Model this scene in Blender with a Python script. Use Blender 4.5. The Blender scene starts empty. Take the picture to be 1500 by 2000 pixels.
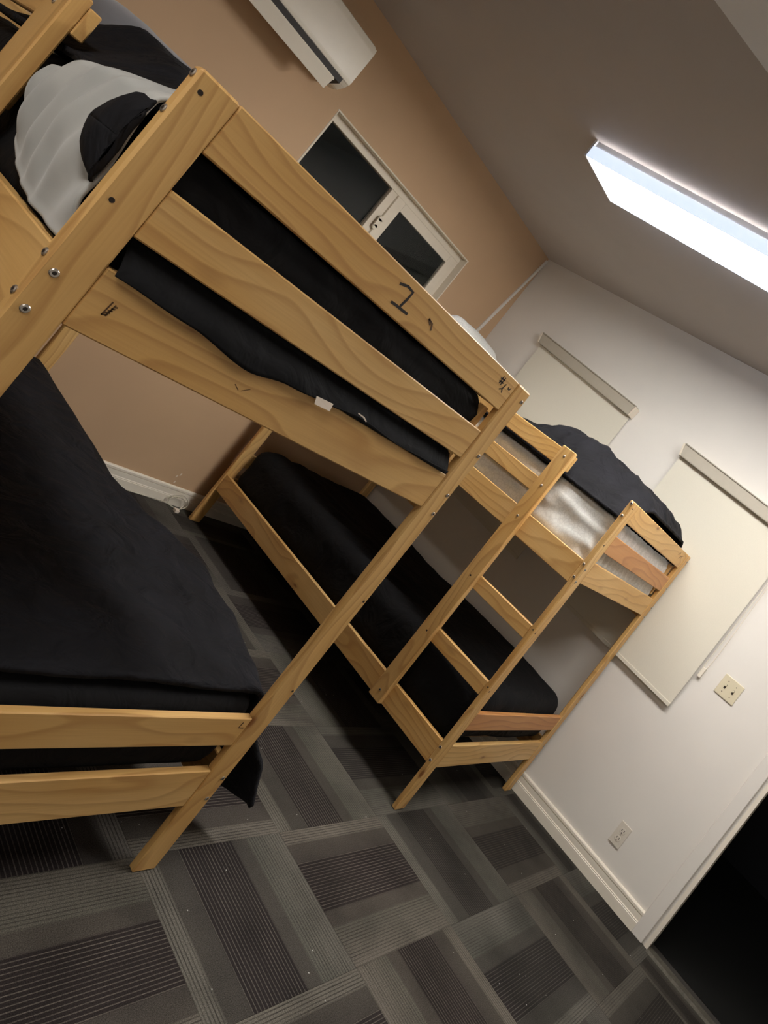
import bpy, bmesh, math, random
from mathutils import Vector, Matrix, noise
random.seed(7)
SC = bpy.context.scene
COL = SC.collection

# ------------------------------------------------------------------ camera
# calibrated from the photograph (1500x2000): off-centre crop, camera rolled
F_PX, PPX, PPY = 1308.2044, 1089.371, 906.2005
CAM = Vector((-0.39522, -1.07494, 1.42087))
RIGHT = Vector((0.39706805, -0.67703898, 0.61964118))
UP = Vector((-0.34391749, 0.51619123, 0.78438981))
BACK = Vector((-0.85091582, -0.52456157, -0.0278825))
cd = bpy.data.cameras.new('camera')
cam = bpy.data.objects.new('camera', cd)
COL.objects.link(cam)
M = Matrix((RIGHT, UP, BACK)).transposed().to_4x4()
M.translation = CAM
cam.matrix_world = M
cd.sensor_fit = 'VERTICAL'
cd.sensor_height = 36.0
cd.lens = F_PX * 36.0 / 2000.0
cd.shift_x = (750 - PPX) / 2000.0
cd.shift_y = (PPY - 1000) / 2000.0
cd.clip_start = 0.02
SC.camera = cam

# ------------------------------------------------------------------ world, exposure
w = bpy.data.worlds.new('night')
w.use_nodes = True
w.node_tree.nodes['Background'].inputs[0].default_value = (0.02, 0.025, 0.022, 1)
w.node_tree.nodes['Background'].inputs[1].default_value = 0.15
SC.world = w
SC.view_settings.view_transform = 'Standard'
SC.view_settings.look = 'None'
SC.view_settings.exposure = 0.0
SC.view_settings.gamma = 1.0
LENS_STRENGTH = 37.0
LENS_SIDE = 1.0
TWIN_STRENGTH = 23.0
LIGHT_COL = (1.0, 0.965, 0.93)

# room
XR, YT, ZC = 3.1847, 2.2674, 2.6739
XL, YF = -1.75, -2.7


def at(px, py, axis, v):
    """point where the ray through a photo pixel meets the plane axis = v"""
    d = RIGHT * ((px - PPX) / F_PX) - UP * ((py - PPY) / F_PX) - BACK
    return CAM + d * ((v - CAM[axis]) / d[axis])


# ------------------------------------------------------------------ materials
def lin(r, g, b):
    f = lambda c: ((c / 255.0) / 12.92) if c / 255.0 <= 0.04045 else (((c / 255.0) + 0.055) / 1.055) ** 2.4
    return (f(r), f(g), f(b), 1.0)


class NT:
    def __init__(self, name):
        self.m = bpy.data.materials.new(name)
        self.m.use_nodes = True
        self.t = self.m.node_tree
        self.b = self.t.nodes['Principled BSDF']

    def n(self, typ, **kw):
        nd = self.t.nodes.new(typ)
        for k, v in kw.items():
            if isinstance(k, str) and k.startswith('i_'):
                key = k[2:].replace('_', ' ')
                nd.inputs[key].default_value = v
            else:
                setattr(nd, k, v)
        return nd

    def l(self, a, b):
        self.t.links.new(a, b)

    def math(self, op, a, b=None, c=None):
        nd = self.n('ShaderNodeMath', operation=op)
        for i, x in enumerate((a, b, c)):
            if x is None:
                continue
            if isinstance(x, (int, float)):
                nd.inputs[i].default_value = x
            else:
                self.l(x, nd.inputs[i])
        return nd.outputs[0]

    def mix(self, fac, a, b, blend='MIX'):
        nd = self.n('ShaderNodeMix', data_type='RGBA', blend_type=blend)
        for sock, x in ((nd.inputs[0], fac), (nd.inputs[6], a), (nd.inputs[7], b)):
            if isinstance(x, (int, float)):
                sock.default_value = x
            elif isinstance(x, tuple):
                sock.default_value = x
            else:
                self.l(x, sock)
        return nd.outputs[2]

    def ramp(self, fac, stops, interp='LINEAR'):
        nd = self.n('ShaderNodeValToRGB')
        cr = nd.color_ramp
        cr.interpolation = interp
        while len(cr.elements) < len(stops):
            cr.elements.new(0.5)
        for e, (p, c) in zip(cr.elements, stops):
            e.position = p
            e.color = c if isinstance(c, tuple) else (c, c, c, 1)
        self.l(fac, nd.inputs[0])
        return nd.outputs[0]

    def base(self, x):
        if isinstance(x, tuple):
            self.b.inputs['Base Color'].default_value = x
        else:
            self.l(x, self.b.inputs['Base Color'])

    def bump(self, h, strength=0.2, dist=0.002):
        nd = self.n('ShaderNodeBump')
        nd.inputs['Strength'].default_value = strength
        nd.inputs['Distance'].default_value = dist
        self.l(h, nd.inputs['Height'])
        self.l(nd.outputs[0], self.b.inputs['Normal'])


def plain(name, col, rough=0.6, metal=0.0, noise_amt=0.05, scale=30, bump=0.0, spec=0.4):
    k = NT(name)
    tc = k.n('ShaderNodeTexCoord')
    nz = k.n('ShaderNodeTexNoise')
    nz.inputs['Scale'].default_value = scale
    nz.inputs['Detail'].default_value = 4
    k.l(tc.outputs['Object'], nz.inputs['Vector'])
    lo = tuple(c * (1 - noise_amt) for c in col[:3]) + (1,)
    hi = tuple(min(1, c * (1 + noise_amt)) for c in col[:3]) + (1,)
    k.base(k.ramp(nz.outputs[0], [(0.3, lo), (0.7, hi)]))
    k.b.inputs['Roughness'].default_value = rough
    k.b.inputs['Metallic'].default_value = metal
    k.b.inputs['Specular IOR Level'].default_value = spec
    if bump:
        k.bump(nz.outputs[0], bump, 0.001)
    return k.m


def make_wood(name, c_light, c_mid, c_dark):
    k = NT(name)
    at_ = k.n('ShaderNodeAttribute', attribute_name='gc')
    oi = k.n('ShaderNodeObjectInfo')
    off = k.n('ShaderNodeVectorMath', operation='SCALE')
    cmb = k.n('ShaderNodeCombineXYZ')
    cmb.inputs[0].default_value = 37.0
    cmb.inputs[1].default_value = 1.7
    cmb.inputs[2].default_value = 5.0
    k.l(cmb.outputs[0], off.inputs[0])
    k.l(oi.outputs['Random'], off.inputs['Scale'])
    add = k.n('ShaderNodeVectorMath', operation='ADD')
    k.l(at_.outputs['Vector'], add.inputs[0])
    k.l(off.outputs[0], add.inputs[1])
    # slow warp along the board gives cathedral grain
    mp = k.n('ShaderNodeMapping')
    mp.inputs['Scale'].default_value = (1.6, 5.0, 5.0)
    k.l(add.outputs[0], mp.inputs[0])
    nz = k.n('ShaderNodeTexNoise')
    nz.inputs['Scale'].default_value = 1.0
    nz.inputs['Detail'].default_value = 1.5
    k.l(mp.outputs[0], nz.inputs['Vector'])
    ring = k.math('MULTIPLY', nz.outputs[0], 9.0)
    sx = k.n('ShaderNodeSeparateXYZ')
    k.l(add.outputs[0], sx.inputs[0])
    ring = k.math('ADD', ring, k.math('MULTIPLY', sx.outputs[1], 26.0))
    ring = k.math('ADD', ring, k.math('MULTIPLY', sx.outputs[2], 26.0))
    fr = k.math('FRACT', ring)
    band = k.ramp(fr, [(0.0, 0.0), (0.62, 0.35), (0.86, 1.0), (0.93, 0.8), (1.0, 0.0)])
    # fine fibres
    mp2 = k.n('ShaderNodeMapping')
    mp2.inputs['Scale'].default_value = (6, 260, 260)
    k.l(add.outputs[0], mp2.inputs[0])
    nf = k.n('ShaderNodeTexNoise')
    nf.inputs['Scale'].default_value = 1.0
    nf.inputs['Detail'].default_value = 3
    k.l(mp2.outputs[0], nf.inputs['Vector'])
    # broad tone
    mp3 = k.n('ShaderNodeMapping')
    mp3.inputs['Scale'].default_value = (2.2, 9, 9)
    k.l(add.outputs[0], mp3.inputs[0])
    nb = k.n('ShaderNodeTexNoise')
    nb.inputs['Scale'].default_value = 1.0
    k.l(mp3.outputs[0], nb.inputs['Vector'])
    tone = k.mix(k.ramp(nb.outputs[0], [(0.3, 0.0), (0.7, 1.0)]), c_light, c_mid)
    # per-board difference
    per = k.math('FRACT', k.math('MULTIPLY', oi.outputs['Random'], 7.13))
    tone = k.mix(k.math('MULTIPLY', per, 0.45), tone, c_mid)
    col = k.mix(k.math('MULTIPLY', band, 0.42), tone, c_dark)
    col = k.mix(k.math('MULTIPLY', k.ramp(nf.outputs[0], [(0.4, 0.0), (0.75, 1.0)]), 0.16), col, c_dark)
    # sparse knots
    mp4 = k.n('ShaderNodeMapping')
    mp4.inputs['Scale'].default_value = (3.6, 9.0, 9.0)
    k.l(add.outputs[0], mp4.inputs[0])
    vo = k.n('ShaderNodeTexVoronoi', feature='F1')
    vo.inputs['Scale'].default_value = 1.0
    k.l(mp4.outputs[0], vo.inputs['Vector'])
    kn = k.ramp(vo.outputs['Distance'], [(0.0, 1.0), (0.05, 0.9), (0.085, 0.25), (0.16, 0.0)])
    col = k.mix(k.math('MULTIPLY', kn, 0.85), col, lin(112, 58, 24))
    k.base(col)
    k.b.inputs['Roughness'].default_value = 0.42
    k.b.inputs['Specular IOR Level'].default_value = 0.4
    k.bump(nf.outputs[0], 0.12, 0.0006)
    return k.m


def make_cloth(name, col, col2=None, rough=0.85, sheen=0.3, weave=900, print_scale=0, spec=0.25, crease=0.0):
    k = NT(name)
    tc = k.n('ShaderNodeTexCoord')
    nz = k.n('ShaderNodeTexNoise')
    nz.inputs['Scale'].default_value = 7
    nz.inputs['Detail'].default_value = 5
    k.l(tc.outputs['Object'], nz.inputs['Vector'])
    c2 = col2 or tuple(c * 1.25 for c in col[:3]) + (1,)
    base = k.ramp(nz.outputs[0], [(0.3, col), (0.75, c2)])
    if print_scale:
        vo = k.n('ShaderNodeTexVoronoi', feature='DISTANCE_TO_EDGE')
        vo.inputs['Scale'].default_value = print_scale
        k.l(tc.outputs['Object'], vo.inputs['Vector'])
        pat = k.ramp(vo.outputs[0], [(0.0, 1.0), (0.05, 0.6), (0.12, 0.0)])
        base = k.mix(k.math('MULTIPLY', pat, 0.35), base, tuple(c * 0.62 for c in col[:3]) + (1,))
    k.base(base)
    wv = k.n('ShaderNodeTexNoise')
    wv.inputs['Scale'].default_value = weave
    k.l(tc.outputs['Object'], wv.inputs['Vector'])
    if crease:
        cr = k.n('ShaderNodeTexNoise')
        cr.inputs['Scale'].default_value = 9
        cr.inputs['Detail'].default_value = 3
        cr.inputs['Distortion'].default_value = 1.6
        k.l(tc.outputs['Object'], cr.inputs['Vector'])
        k.bump(cr.outputs[0], crease, 0.03)
    else:
        k.bump(wv.outputs[0], 0.15, 0.0006)
    k.b.inputs['Roughness'].default_value = rough
    k.b.inputs['Sheen Weight'].default_value = sheen
    k.b.inputs['Sheen Roughness'].default_value = 0.5
    k.b.inputs['Specular IOR Level'].default_value = spec
    return k.m


def make_carpet():
    k = NT('carpet_stripes')
    tc = k.n('ShaderNodeTexCoord')
    oi = k.n('ShaderNodeObjectInfo')
    sx = k.n('ShaderNodeSeparateXYZ')
    k.l(tc.outputs['Object'], sx.inputs[0])
    u = k.math('MULTIPLY_ADD', sx.outputs[0], 2.0, 0.5)          # across the stripes 0..1
    v = sx.outputs[1]
    light, light2 = lin(98, 94, 88), lin(84, 82, 76)
    plain_c, plain2 = lin(70, 66, 62), lin(64, 60, 57)
    dark = lin(42, 37, 37)
    tone = k.ramp(u, [(0.0, light), (0.10, light), (0.115, plain_c), (0.25, plain2), (0.262, dark),
                      (0.61, dark), (0.625, plain_c), (0.72, plain_c), (0.735, light2), (1.0, light)])
    # pitch of the cut lines per band
    s_fine = k.math('SINE', k.math('MULTIPLY', sx.outputs[0], 2 * math.pi / 0.0102))
    s_wide = k.math('SINE', k.math('MULTIPLY', sx.outputs[0], 2 * math.pi / 0.0112))
    wv = k.n('ShaderNodeTexNoise')
    wv.inputs['Scale'].default_value = 1.0
    mp = k.n('ShaderNodeMapping')
    mp.inputs['Scale'].default_value = (40, 4, 1)
    k.l(tc.outputs['Object'], mp.inputs[0])
    k.l(mp.outputs[0], wv.inputs['Vector'])
    wob = k.ramp(wv.outputs[0], [(0.25, 0.25), (0.7, 1.0)])
    m_fine = k.ramp(u, [(0.0, 1.0), (0.10, 1.0), (0.12, 0.12), (0.25, 0.12), (0.26, 0.0), (0.61, 0.0), (0.62, 0.1), (0.72, 0.1), (0.74, 0.85), (1.0, 0.9)])
    m_wide = k.ramp(u, [(0.0, 0.0), (0.25, 0.0), (0.26, 1.0), (0.61, 1.0), (0.62, 0.0), (1.0, 0.0)])
    lf = k.math('MULTIPLY', k.ramp(s_fine, [(0.3, 0.0), (0.75, 1.0)]), k.math('MULTIPLY', m_fine, wob))
    lw = k.math('MULTIPLY', k.ramp(s_wide, [(0.62, 0.0), (0.9, 1.0)]), k.math('MULTIPLY', m_wide, wob))
    gpos = k.n('ShaderNodeNewGeometry')
    gs = k.n('ShaderNodeSeparateXYZ')
    k.l(gpos.outputs['Position'], gs.inputs[0])
    wn = k.n('ShaderNodeTexNoise')
    wn.inputs['Scale'].default_value = 2.6
    wn.inputs['Detail'].default_value = 5
    k.l(gpos.outputs['Position'], wn.inputs['Vector'])
    # towards the doorway: ribs trodden flat, grime in patches, dim floor shade painted in
    wear_shade = k.math('ADD', k.math('MULTIPLY', gs.outputs[0], 0.42), k.math('MULTIPLY', wn.outputs[0], 1.1))
    wear_shade = k.ramp(k.math('ADD', wear_shade, -1.15), [(0.0, 0.0), (0.55, 1.0)])
    keep = k.math('SUBTRACT', 1.0, k.math('MULTIPLY', wear_shade, 0.45))
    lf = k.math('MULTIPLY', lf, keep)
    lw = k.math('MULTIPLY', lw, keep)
    col = k.mix(k.math('MULTIPLY', lf, 0.85), tone, lin(40, 37, 35))
    col = k.mix(k.math('MULTIPLY', lw, 0.72), col, lin(112, 106, 100))
    # tile to tile tint, worn, shade-darkened greenish and warm patches
    r = oi.outputs['Random']
    tint = k.ramp(r, [(0.0, (1.0, 1.01, 0.96, 1)), (0.35, (1.04, 1.0, 0.95, 1)), (0.7, (0.93, 0.96, 0.93, 1)), (1.0, (0.9, 0.88, 0.9, 1))])
    col = k.mix(1.0, col, tint, 'MULTIPLY')
    col = k.mix(k.math('MULTIPLY', wear_shade, 0.5), col, lin(44, 43, 37))
    tw = k.n('ShaderNodeNewGeometry')
    n2 = k.n('ShaderNodeTexNoise')
    n2.inputs['Scale'].default_value = 5.0
    n2.inputs['Detail'].default_value = 6
    k.l(tw.outputs['Position'], n2.inputs['Vector'])
    st = k.ramp(n2.outputs[0], [(0.3, 0.72), (0.52, 1.0), (0.7, 1.14)])
    col = k.mix(1.0, col, st, 'MULTIPLY')
    n3 = k.n('ShaderNodeTexNoise')
    n3.inputs['Scale'].default_value = 420
    n3.inputs['Detail'].default_value = 2
    k.l(tw.outputs['Position'], n3.inputs['Vector'])
    col = k.mix(1.0, col, k.ramp(n3.outputs[0], [(0.3, 0.5), (0.7, 1.5)]), 'MULTIPLY')
    # lint
    vo = k.n('ShaderNodeTexVoronoi', feature='F1')
    vo.inputs['Scale'].default_value = 17
    k.l(tw.outputs['Position'], vo.inputs['Vector'])
    col = k.mix(k.ramp(vo.outputs['Distance'], [(0.0, 0.9), (0.028, 0.7), (0.04, 0.0)]), col, lin(190, 188, 182))
    k.base(col)
    k.b.inputs['Roughness'].default_value = 0.95
    k.b.inputs['Specular IOR Level'].default_value = 0.12
    h = k.math('ADD', k.math('MULTIPLY', lf, -0.6), k.math('MULTIPLY', n3.outputs[0], 0.8))
    h = k.math('ADD', h, k.math('MULTIPLY', lw, 0.8))
    k.bump(h, 0.5, 0.002)
    return k.m


def emitter(name, col, strength):
    k = NT(name)
    k.base((0.9, 0.9, 0.9, 1))
    k.b.inputs['Emission Color'].default_value = col + (1,)
    k.b.inputs['Emission Strength'].default_value = strength
    return k.m


MAT = dict(
    pine=make_wood('pine', lin(225, 189, 128), lin(212, 166, 98), lin(158, 104, 50)),
    pine_dark=make_wood('pine_reddish', lin(214, 160, 100), lin(196, 136, 80), lin(146, 84, 42)),
    tan=plain('tan_paint', lin(196, 164, 130), 0.7, noise_amt=0.03, scale=3, bump=0.02),
    white_wall=plain('off_white_paint', lin(226, 221, 213), 0.65, noise_amt=0.02, scale=3, bump=0.02),
    ceiling=plain('ceiling_paint', lin(186, 178, 172), 0.85, noise_amt=0.02, scale=4),
    slope_lit_tone=plain('slope_lit_tone', lin(236, 236, 236), 0.7, noise_amt=0.02, scale=4),  # whiter than the ceiling: light on the slope painted into its colour
    trim=plain('trim_paint', lin(232, 224, 208), 0.4, noise_amt=0.02, scale=20),
    vinyl=plain('window_vinyl', lin(226, 216, 198), 0.4, noise_amt=0.02),
    ac=plain('cream_plastic', lin(236, 228, 212), 0.35, noise_amt=0.01),
    darkslot=plain('dark_plastic', lin(52, 48, 46), 0.6),
    blind=plain('blind_fabric', lin(216, 210, 194), 0.8, noise_amt=0.02, scale=200),
    cassette=plain('blind_cassette', lin(178, 170, 154), 0.5, noise_amt=0.02),
    ivory=plain('ivory_plastic', lin(214, 204, 176), 0.4, noise_amt=0.01),
    almond=plain('almond_plastic', lin(218, 210, 196), 0.4, noise_amt=0.01),
    slot=plain('slot_dark', lin(70, 62, 54), 0.7),
    metal=plain('zinc_bolt', lin(186, 180, 172), 0.3, metal=0.9, noise_amt=0.05),
    hole=plain('bolt_recess', lin(40, 30, 24), 0.8),
    ink=plain('marker_ink', lin(34, 26, 22), 0.6),
    inkfaint=plain('faded_ink', lin(92, 66, 40), 0.6),
    black=make_cloth('black_cloth', lin(12, 12, 14), lin(18, 18, 20), sheen=0.0, spec=0.2, crease=0.35),
    black2=make_cloth('black_quilt', lin(16, 16, 19), lin(25, 25, 30), sheen=0.0, spec=0.2, crease=0.7),
    grey=make_cloth('grey_cloth', lin(166, 168, 166), lin(186, 186, 182)),
    greyd=make_cloth('dark_grey_cloth', lin(104, 104, 110), lin(124, 122, 124)),
    sheet=make_cloth('printed_sheet', lin(214, 214, 208), lin(230, 230, 226), print_scale=55),
    tag=plain('tag_white', lin(226, 212, 196), 0.7),
    cable=plain('cable_sheath', lin(206, 198, 180), 0.5),
    housing=plain('fixture_housing', lin(214, 216, 222), 0.4),
    lens=emitter('fixture_lens', LIGHT_COL, LENS_STRENGTH),
    lens_old=emitter('older_fixture_lens', (1.0, 0.94, 0.87), TWIN_STRENGTH),
    side=emitter('fixture_side_diffuser', (0.62, 0.75, 1.0), LENS_SIDE),
    side_far=emitter('fixture_far_diffuser', (0.66, 0.78, 1.0), 5.0),
    dark=plain('hall_unlit', lin(26, 26, 30), 0.7),  # hall walls and floor near black: lack of light put into the colour
    halfl=plain('hall_floor_unlit', lin(22, 22, 20), 0.6),
    metalstrip=plain('threshold_strip', lin(84, 80, 70), 0.7, metal=0.1, noise_amt=0.25, scale=60),
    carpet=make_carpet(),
    slab=plain('subfloor', lin(60, 56, 52), 0.9),
    flake=plain('bare_plaster', lin(226, 214, 196), 0.8),
)
k = NT('night_glass')
k.base((0.9, 0.92, 0.9, 1))
k.b.inputs['Transmission Weight'].default_value = 1.0
k.b.inputs['Roughness'].default_value = 0.0
k.b.inputs['IOR'].default_value = 1.28
MAT['glass'] = k.m


# ------------------------------------------------------------------ helpers
def mesh_obj(name, bm, mat, parent=None, smooth=False, grain=None):
    me = bpy.data.meshes.new(name)
    bm.normal_update()
    bm.to_mesh(me)
    bm.free()
    me.materials.append(MAT[mat] if isinstance(mat, str) else mat)
    if smooth:
        for p in me.polygons:
            p.use_smooth = True
    if grain is not None:
        a = me.attributes.new('gc', 'FLOAT_VECTOR', 'POINT')
        o2 = [i for i in range(3) if i != grain]
        for i, v in enumerate(me.vertices):
            a.data[i].vector = (v.co[grain], v.co[o2[0]], v.co[o2[1]])
    ob = bpy.data.objects.new(name, me)
    COL.objects.link(ob)
    if parent:
        ob.parent = parent
    return ob


def tag(o, label=None, cat=None, group=None, kind=None):
    if label:
        o['label'] = label
    if cat:
        o['category'] = cat
    if group:
        o['group'] = group
    if kind:
        o['kind'] = kind
    return o


def empty(name, loc=(0, 0, 0), rz=0.0):
    e = bpy.data.objects.new(name, None)
    e.empty_display_size = 0.1
    COL.objects.link(e)
    e.location = loc
    e.rotation_euler = (0, 0, rz)
    return e


def add_box(bm, lo, hi, bev=0.0, seg=1):
    lo, hi = Vector(lo), Vector(hi)
    r = bmesh.ops.create_cube(bm, size=1.0)
    vs = r['verts']
    for v in vs:
        v.co = Vector(((lo[i] + hi[i]) / 2 + v.co[i] * (hi[i] - lo[i]) for i in range(3)))
    if bev:
        es = set(e for v in vs for e in v.link_edges)
        bmesh.ops.bevel(bm, geom=list(es), offset=bev, segments=seg, affect='EDGES', profile=0.6)


def box(name, lo, hi, mat, parent=None, bev=0.0, seg=1, grain=None):
    bm = bmesh.new()
    add_box(bm, lo, hi, bev, seg)
    return mesh_obj(name, bm, mat, parent, grain=grain)


def prism(name, pts, axis_vec, mat, parent=None, bev=0.0):
    """polygon pts (3D) extruded by axis_vec"""
    bm = bmesh.new()
    vs = [bm.verts.new(p) for p in pts]
    f = bm.faces.new(vs)
    r = bmesh.ops.extrude_face_region(bm, geom=[f])
    for v in [g for g in r['geom'] if isinstance(g, bmesh.types.BMVert)]:
        v.co += Vector(axis_vec)
    bmesh.ops.recalc_face_normals(bm, faces=bm.faces[:])
    if bev:
        bmesh.ops.bevel(bm, geom=bm.edges[:], offset=bev, segments=2, affect='EDGES')
    return mesh_obj(name, bm, mat, parent)


def disc(bm, c, axis, r, h, seg=14, cone=0.85):
    """short capped cylinder starting at c along unit axis"""
    a = Vector(axis).normalized()
    b = a.orthogonal().normalized()
    d = a.cross(b)
    c = Vector(c)
    rings = [(r, 0), (r, h * 0.6), (r * cone, h)]
    vv = []
    for rr, hh in rings:
        vv.append([bm.verts.new(c + a * hh + (b * math.cos(2 * math.pi * i / seg) + d * math.sin(2 * math.pi * i / seg)) * rr) for i in range(seg)])
    for q in range(2):
        for i in range(seg):
            j = (i + 1) % seg
            bm.faces.new((vv[q][i], vv[q][j], vv[q + 1][j], vv[q + 1][i]))
    bm.faces.new(vv[2])
    bm.faces.new(list(reversed(vv[0])))


def tube(name, pts, r, mat, parent=None, seg=8, closed=False):
    bm = bmesh.new()
    pts = [Vector(p) for p in pts]
    n = len(pts)
    rings = []
    for i, p in enumerate(pts):
        t = (pts[(i + 1) % n if closed else min(i + 1, n - 1)] - pts[(i - 1) % n if closed else max(i - 1, 0)]).normalized()
        b = t.cross(Vector((0, 0, 1)))
        if b.length < 1e-3:
            b = t.cross(Vector((1, 0, 0)))
        b.normalize()
        d = t.cross(b)
        rings.append([bm.verts.new(p + (b * math.cos(2 * math.pi * q / seg) + d * math.sin(2 * math.pi * q / seg)) * r) for q in range(seg)])
    for i in range(n if closed else n - 1):
        a, b = rings[i], rings[(i + 1) % n]
        for q in range(seg):
            bm.faces.new((a[q], a[(q + 1) % seg], b[(q + 1) % seg], b[q]))
    if not closed:
        bm.faces.new(rings[0])
        bm.faces.new(list(reversed(rings[-1])))
    bmesh.ops.recalc_face_normals(bm, faces=bm.faces[:])
    return mesh_obj(name, bm, mat, parent, smooth=True)


def smooth_path(pts, n=6):
    pts = [Vector(p) for p in pts]
    out = []
    for i in range(len(pts) - 1):
        p0, p1, p2, p3 = pts[max(i - 1, 0)], pts[i], pts[i + 1], pts[min(i + 2, len(pts) - 1)]
        for q in range(n):
            t = q / n
            out.append(0.5 * ((2 * p1) + (p2 - p0) * t + (2 * p0 - 5 * p1 + 4 * p2 - p3) * t * t + (3 * p1 - p0 - 3 * p2 + p3) * t ** 3))
    out.append(pts[-1])
    return out


def surf(name, fn, nu, nv, mat, parent=None, thick=0.0):
    bm = bmesh.new()
    g = [[bm.verts.new(fn(i / nu, j / nv)) for j in range(nv + 1)] for i in range(nu + 1)]
    for i in range(nu):
        for j in range(nv):
            bm.faces.new((g[i][j], g[i + 1][j], g[i + 1][j + 1], g[i][j + 1]))
    ob = mesh_obj(name, bm, mat, parent, smooth=True)
    if thick:
        md = ob.modifiers.new('thickness', 'SOLIDIFY')
        md.thickness = thick
        md.offset = 0
    return ob


def interp(x, tab):
    if x <= tab[0][0]:
        return tab[0][1]
    for (a, b), (c, d) in zip(tab, tab[1:]):
        if x <= c:
            t = (x - a) / (c - a)
            t = t * t * (3 - 2 * t)
            return b + (d - b) * t
    return tab[-1][1]


def sstep(a, b, x):
    t = max(0.0, min(1.0, (x - a) / (b - a)))
    return t * t * (3 - 2 * t)


def rounded_block(name, lo, hi, r, mat, parent=None, n=(24, 44, 8), disp=None):
    """closed rounded box whose surface is displaced by disp(point, normal)"""
    lo, hi = Vector(lo), Vector(hi)
    bm = bmesh.new()
    idx = {}

    def vert(i, j, q):
        key = (i, j, q)
        if key not in idx:
            p = Vector((lo[0] + (hi[0] - lo[0]) * i / n[0], lo[1] + (hi[1] - lo[1]) * j / n[1], lo[2] + (hi[2] - lo[2]) * q / n[2]))
            c = Vector([min(max(p[a], lo[a] + r), hi[a] - r) for a in range(3)])
            d = p - c
            nn = d.normalized() if d.length > 1e-9 else Vector((0, 0, 1))
            if d.length > 1e-9:
                p = c + nn * r
            if disp:
                p = p + disp(p, nn)
            idx[key] = bm.verts.new(p)
        return idx[key]
    for a in range(3):
        b, c = [(1, 2), (2, 0), (0, 1)][a]
        for side in (0, n[a]):
            for i in range(n[b]):
                for j in range(n[c]):
                    q = []
                    for di, dj in ((0, 0), (1, 0), (1, 1), (0, 1)):
                        kx = [0, 0, 0]
                        kx[a] = side
                        kx[b] = i + di
                        kx[c] = j + dj
                        q.append(vert(*kx))
                    if side == 0:
                        q.reverse()
                    try:
                        bm.faces.new(q)
                    except ValueError:
                        pass
    return mesh_obj(name, bm, mat, parent, smooth=True)


def strokes(name, lines, wid, y, mat, parent):
    """flat pen strokes lying on a face y = const; lines are (x, z) polylines"""
    bm = bmesh.new()
    for ln in lines:
        p = [Vector((a, 0, b)) for a, b in ln]
        prev = None
        for i, q in enumerate(p):
            t = (p[min(i + 1, len(p) - 1)] - p[max(i - 1, 0)]).normalized()
            s = Vector((-t.z, 0, t.x)) * wid / 2
            cur = [bm.verts.new((q.x + s.x, y, q.z + s.z)), bm.verts.new((q.x - s.x, y, q.z - s.z))]
            if prev:
                bm.faces.new((prev[0], prev[1], cur[1], cur[0]))
            prev = cur
    ob = mesh_obj(name, bm, mat, parent)
    md = ob.modifiers.new('film', 'SOLIDIFY')
    md.thickness = 0.0004
    return ob


# ------------------------------------------------------------------ room shell
T = 0.12
floor = tag(box('floor', (XL - T, YF - T, -0.06), (XR + T, YT + T, -0.008), 'slab'), kind='structure')
tag(box('ceiling', (XL - T, YF - T, ZC), (XR + T, YT + T, ZC + T), 'ceiling'), kind='structure')
# tan wall with the window hole
WX0, WX1, WZ0, WZ1 = 1.375, 2.612, 1.30, 2.212
bm = bmesh.new()
add_box(bm, (XL - T, YT, -0.06), (WX0, YT + T, ZC))
add_box(bm, (WX1, YT, -0.06), (XR + T, YT + T, ZC))
add_box(bm, (WX0, YT, -0.06), (WX1, YT + T, WZ0))
add_box(bm, (WX0, YT, WZ1), (WX1, YT + T, ZC))
wb = tag(mesh_obj('wall_back', bm, 'tan'), kind='structure')
# white wall with the doorway
DY1, DY0, DZ = -0.868, -1.70, 2.06
bm = bmesh.new()
add_box(bm, (XR, DY1, -0.06), (XR + T, YT, ZC))
add_box(bm, (XR, YF - T, -0.06), (XR + T, DY0, ZC))
add_box(bm, (XR, DY0, DZ), (XR + T, DY1, ZC))
tag(mesh_obj('wall_right', bm, 'white_wall'), kind='structure')
tag(box('wall_left', (XL - T, YF - T, -0.06), (XL, YT, ZC), 'white_wall'), kind='structure')
tag(box('wall_front', (XL, YF - T, -0.06), (XR, YF, ZC), 'white_wall'), kind='structure')
for q, (px, py) in enumerate(((345, 930), (353, 927), (341, 941))):
    c = at(px, py, 1, YT)
    prism('paint_chip', [c + Vector(d) for d in ((-0.004, -0.0002, -0.008), (0.003, -0.0002, -0.006), (0.005, -0.0002, 0.008), (-0.002, -0.0002, 0.007))], (0, -0.0008, 0), 'flake', wb)


def baseboard(name, p0, p1, inward):
    """moulded board extruded from p0 to p1, profile grows along inward"""
    prof = [(0, 0), (0.0165, 0), (0.0165, 0.047), (0.0135, 0.050), (0.0155, 0.053), (0.0125, 0.058), (0.0125, 0.083),
            (0.0095, 0.086), (0.0145, 0.089), (0.0145, 0.101), (0.011, 0.106), (0, 0.108)]
    p0, p1, inward = Vector(p0), Vector(p1), Vector(inward)
    pts = [p0 + inward * a + Vector((0, 0, b)) for a, b in prof]
    return tag(prism(name, pts, p1 - p0, 'trim'), kind='structure')


baseboard('baseboard_right', (XR, -0.79, 0), (XR, YT, 0), (-1, 0, 0))
baseboard('baseboard_back', (XL, YT, 0), (XR - 0.017, YT, 0), (0, -1, 0))
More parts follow.
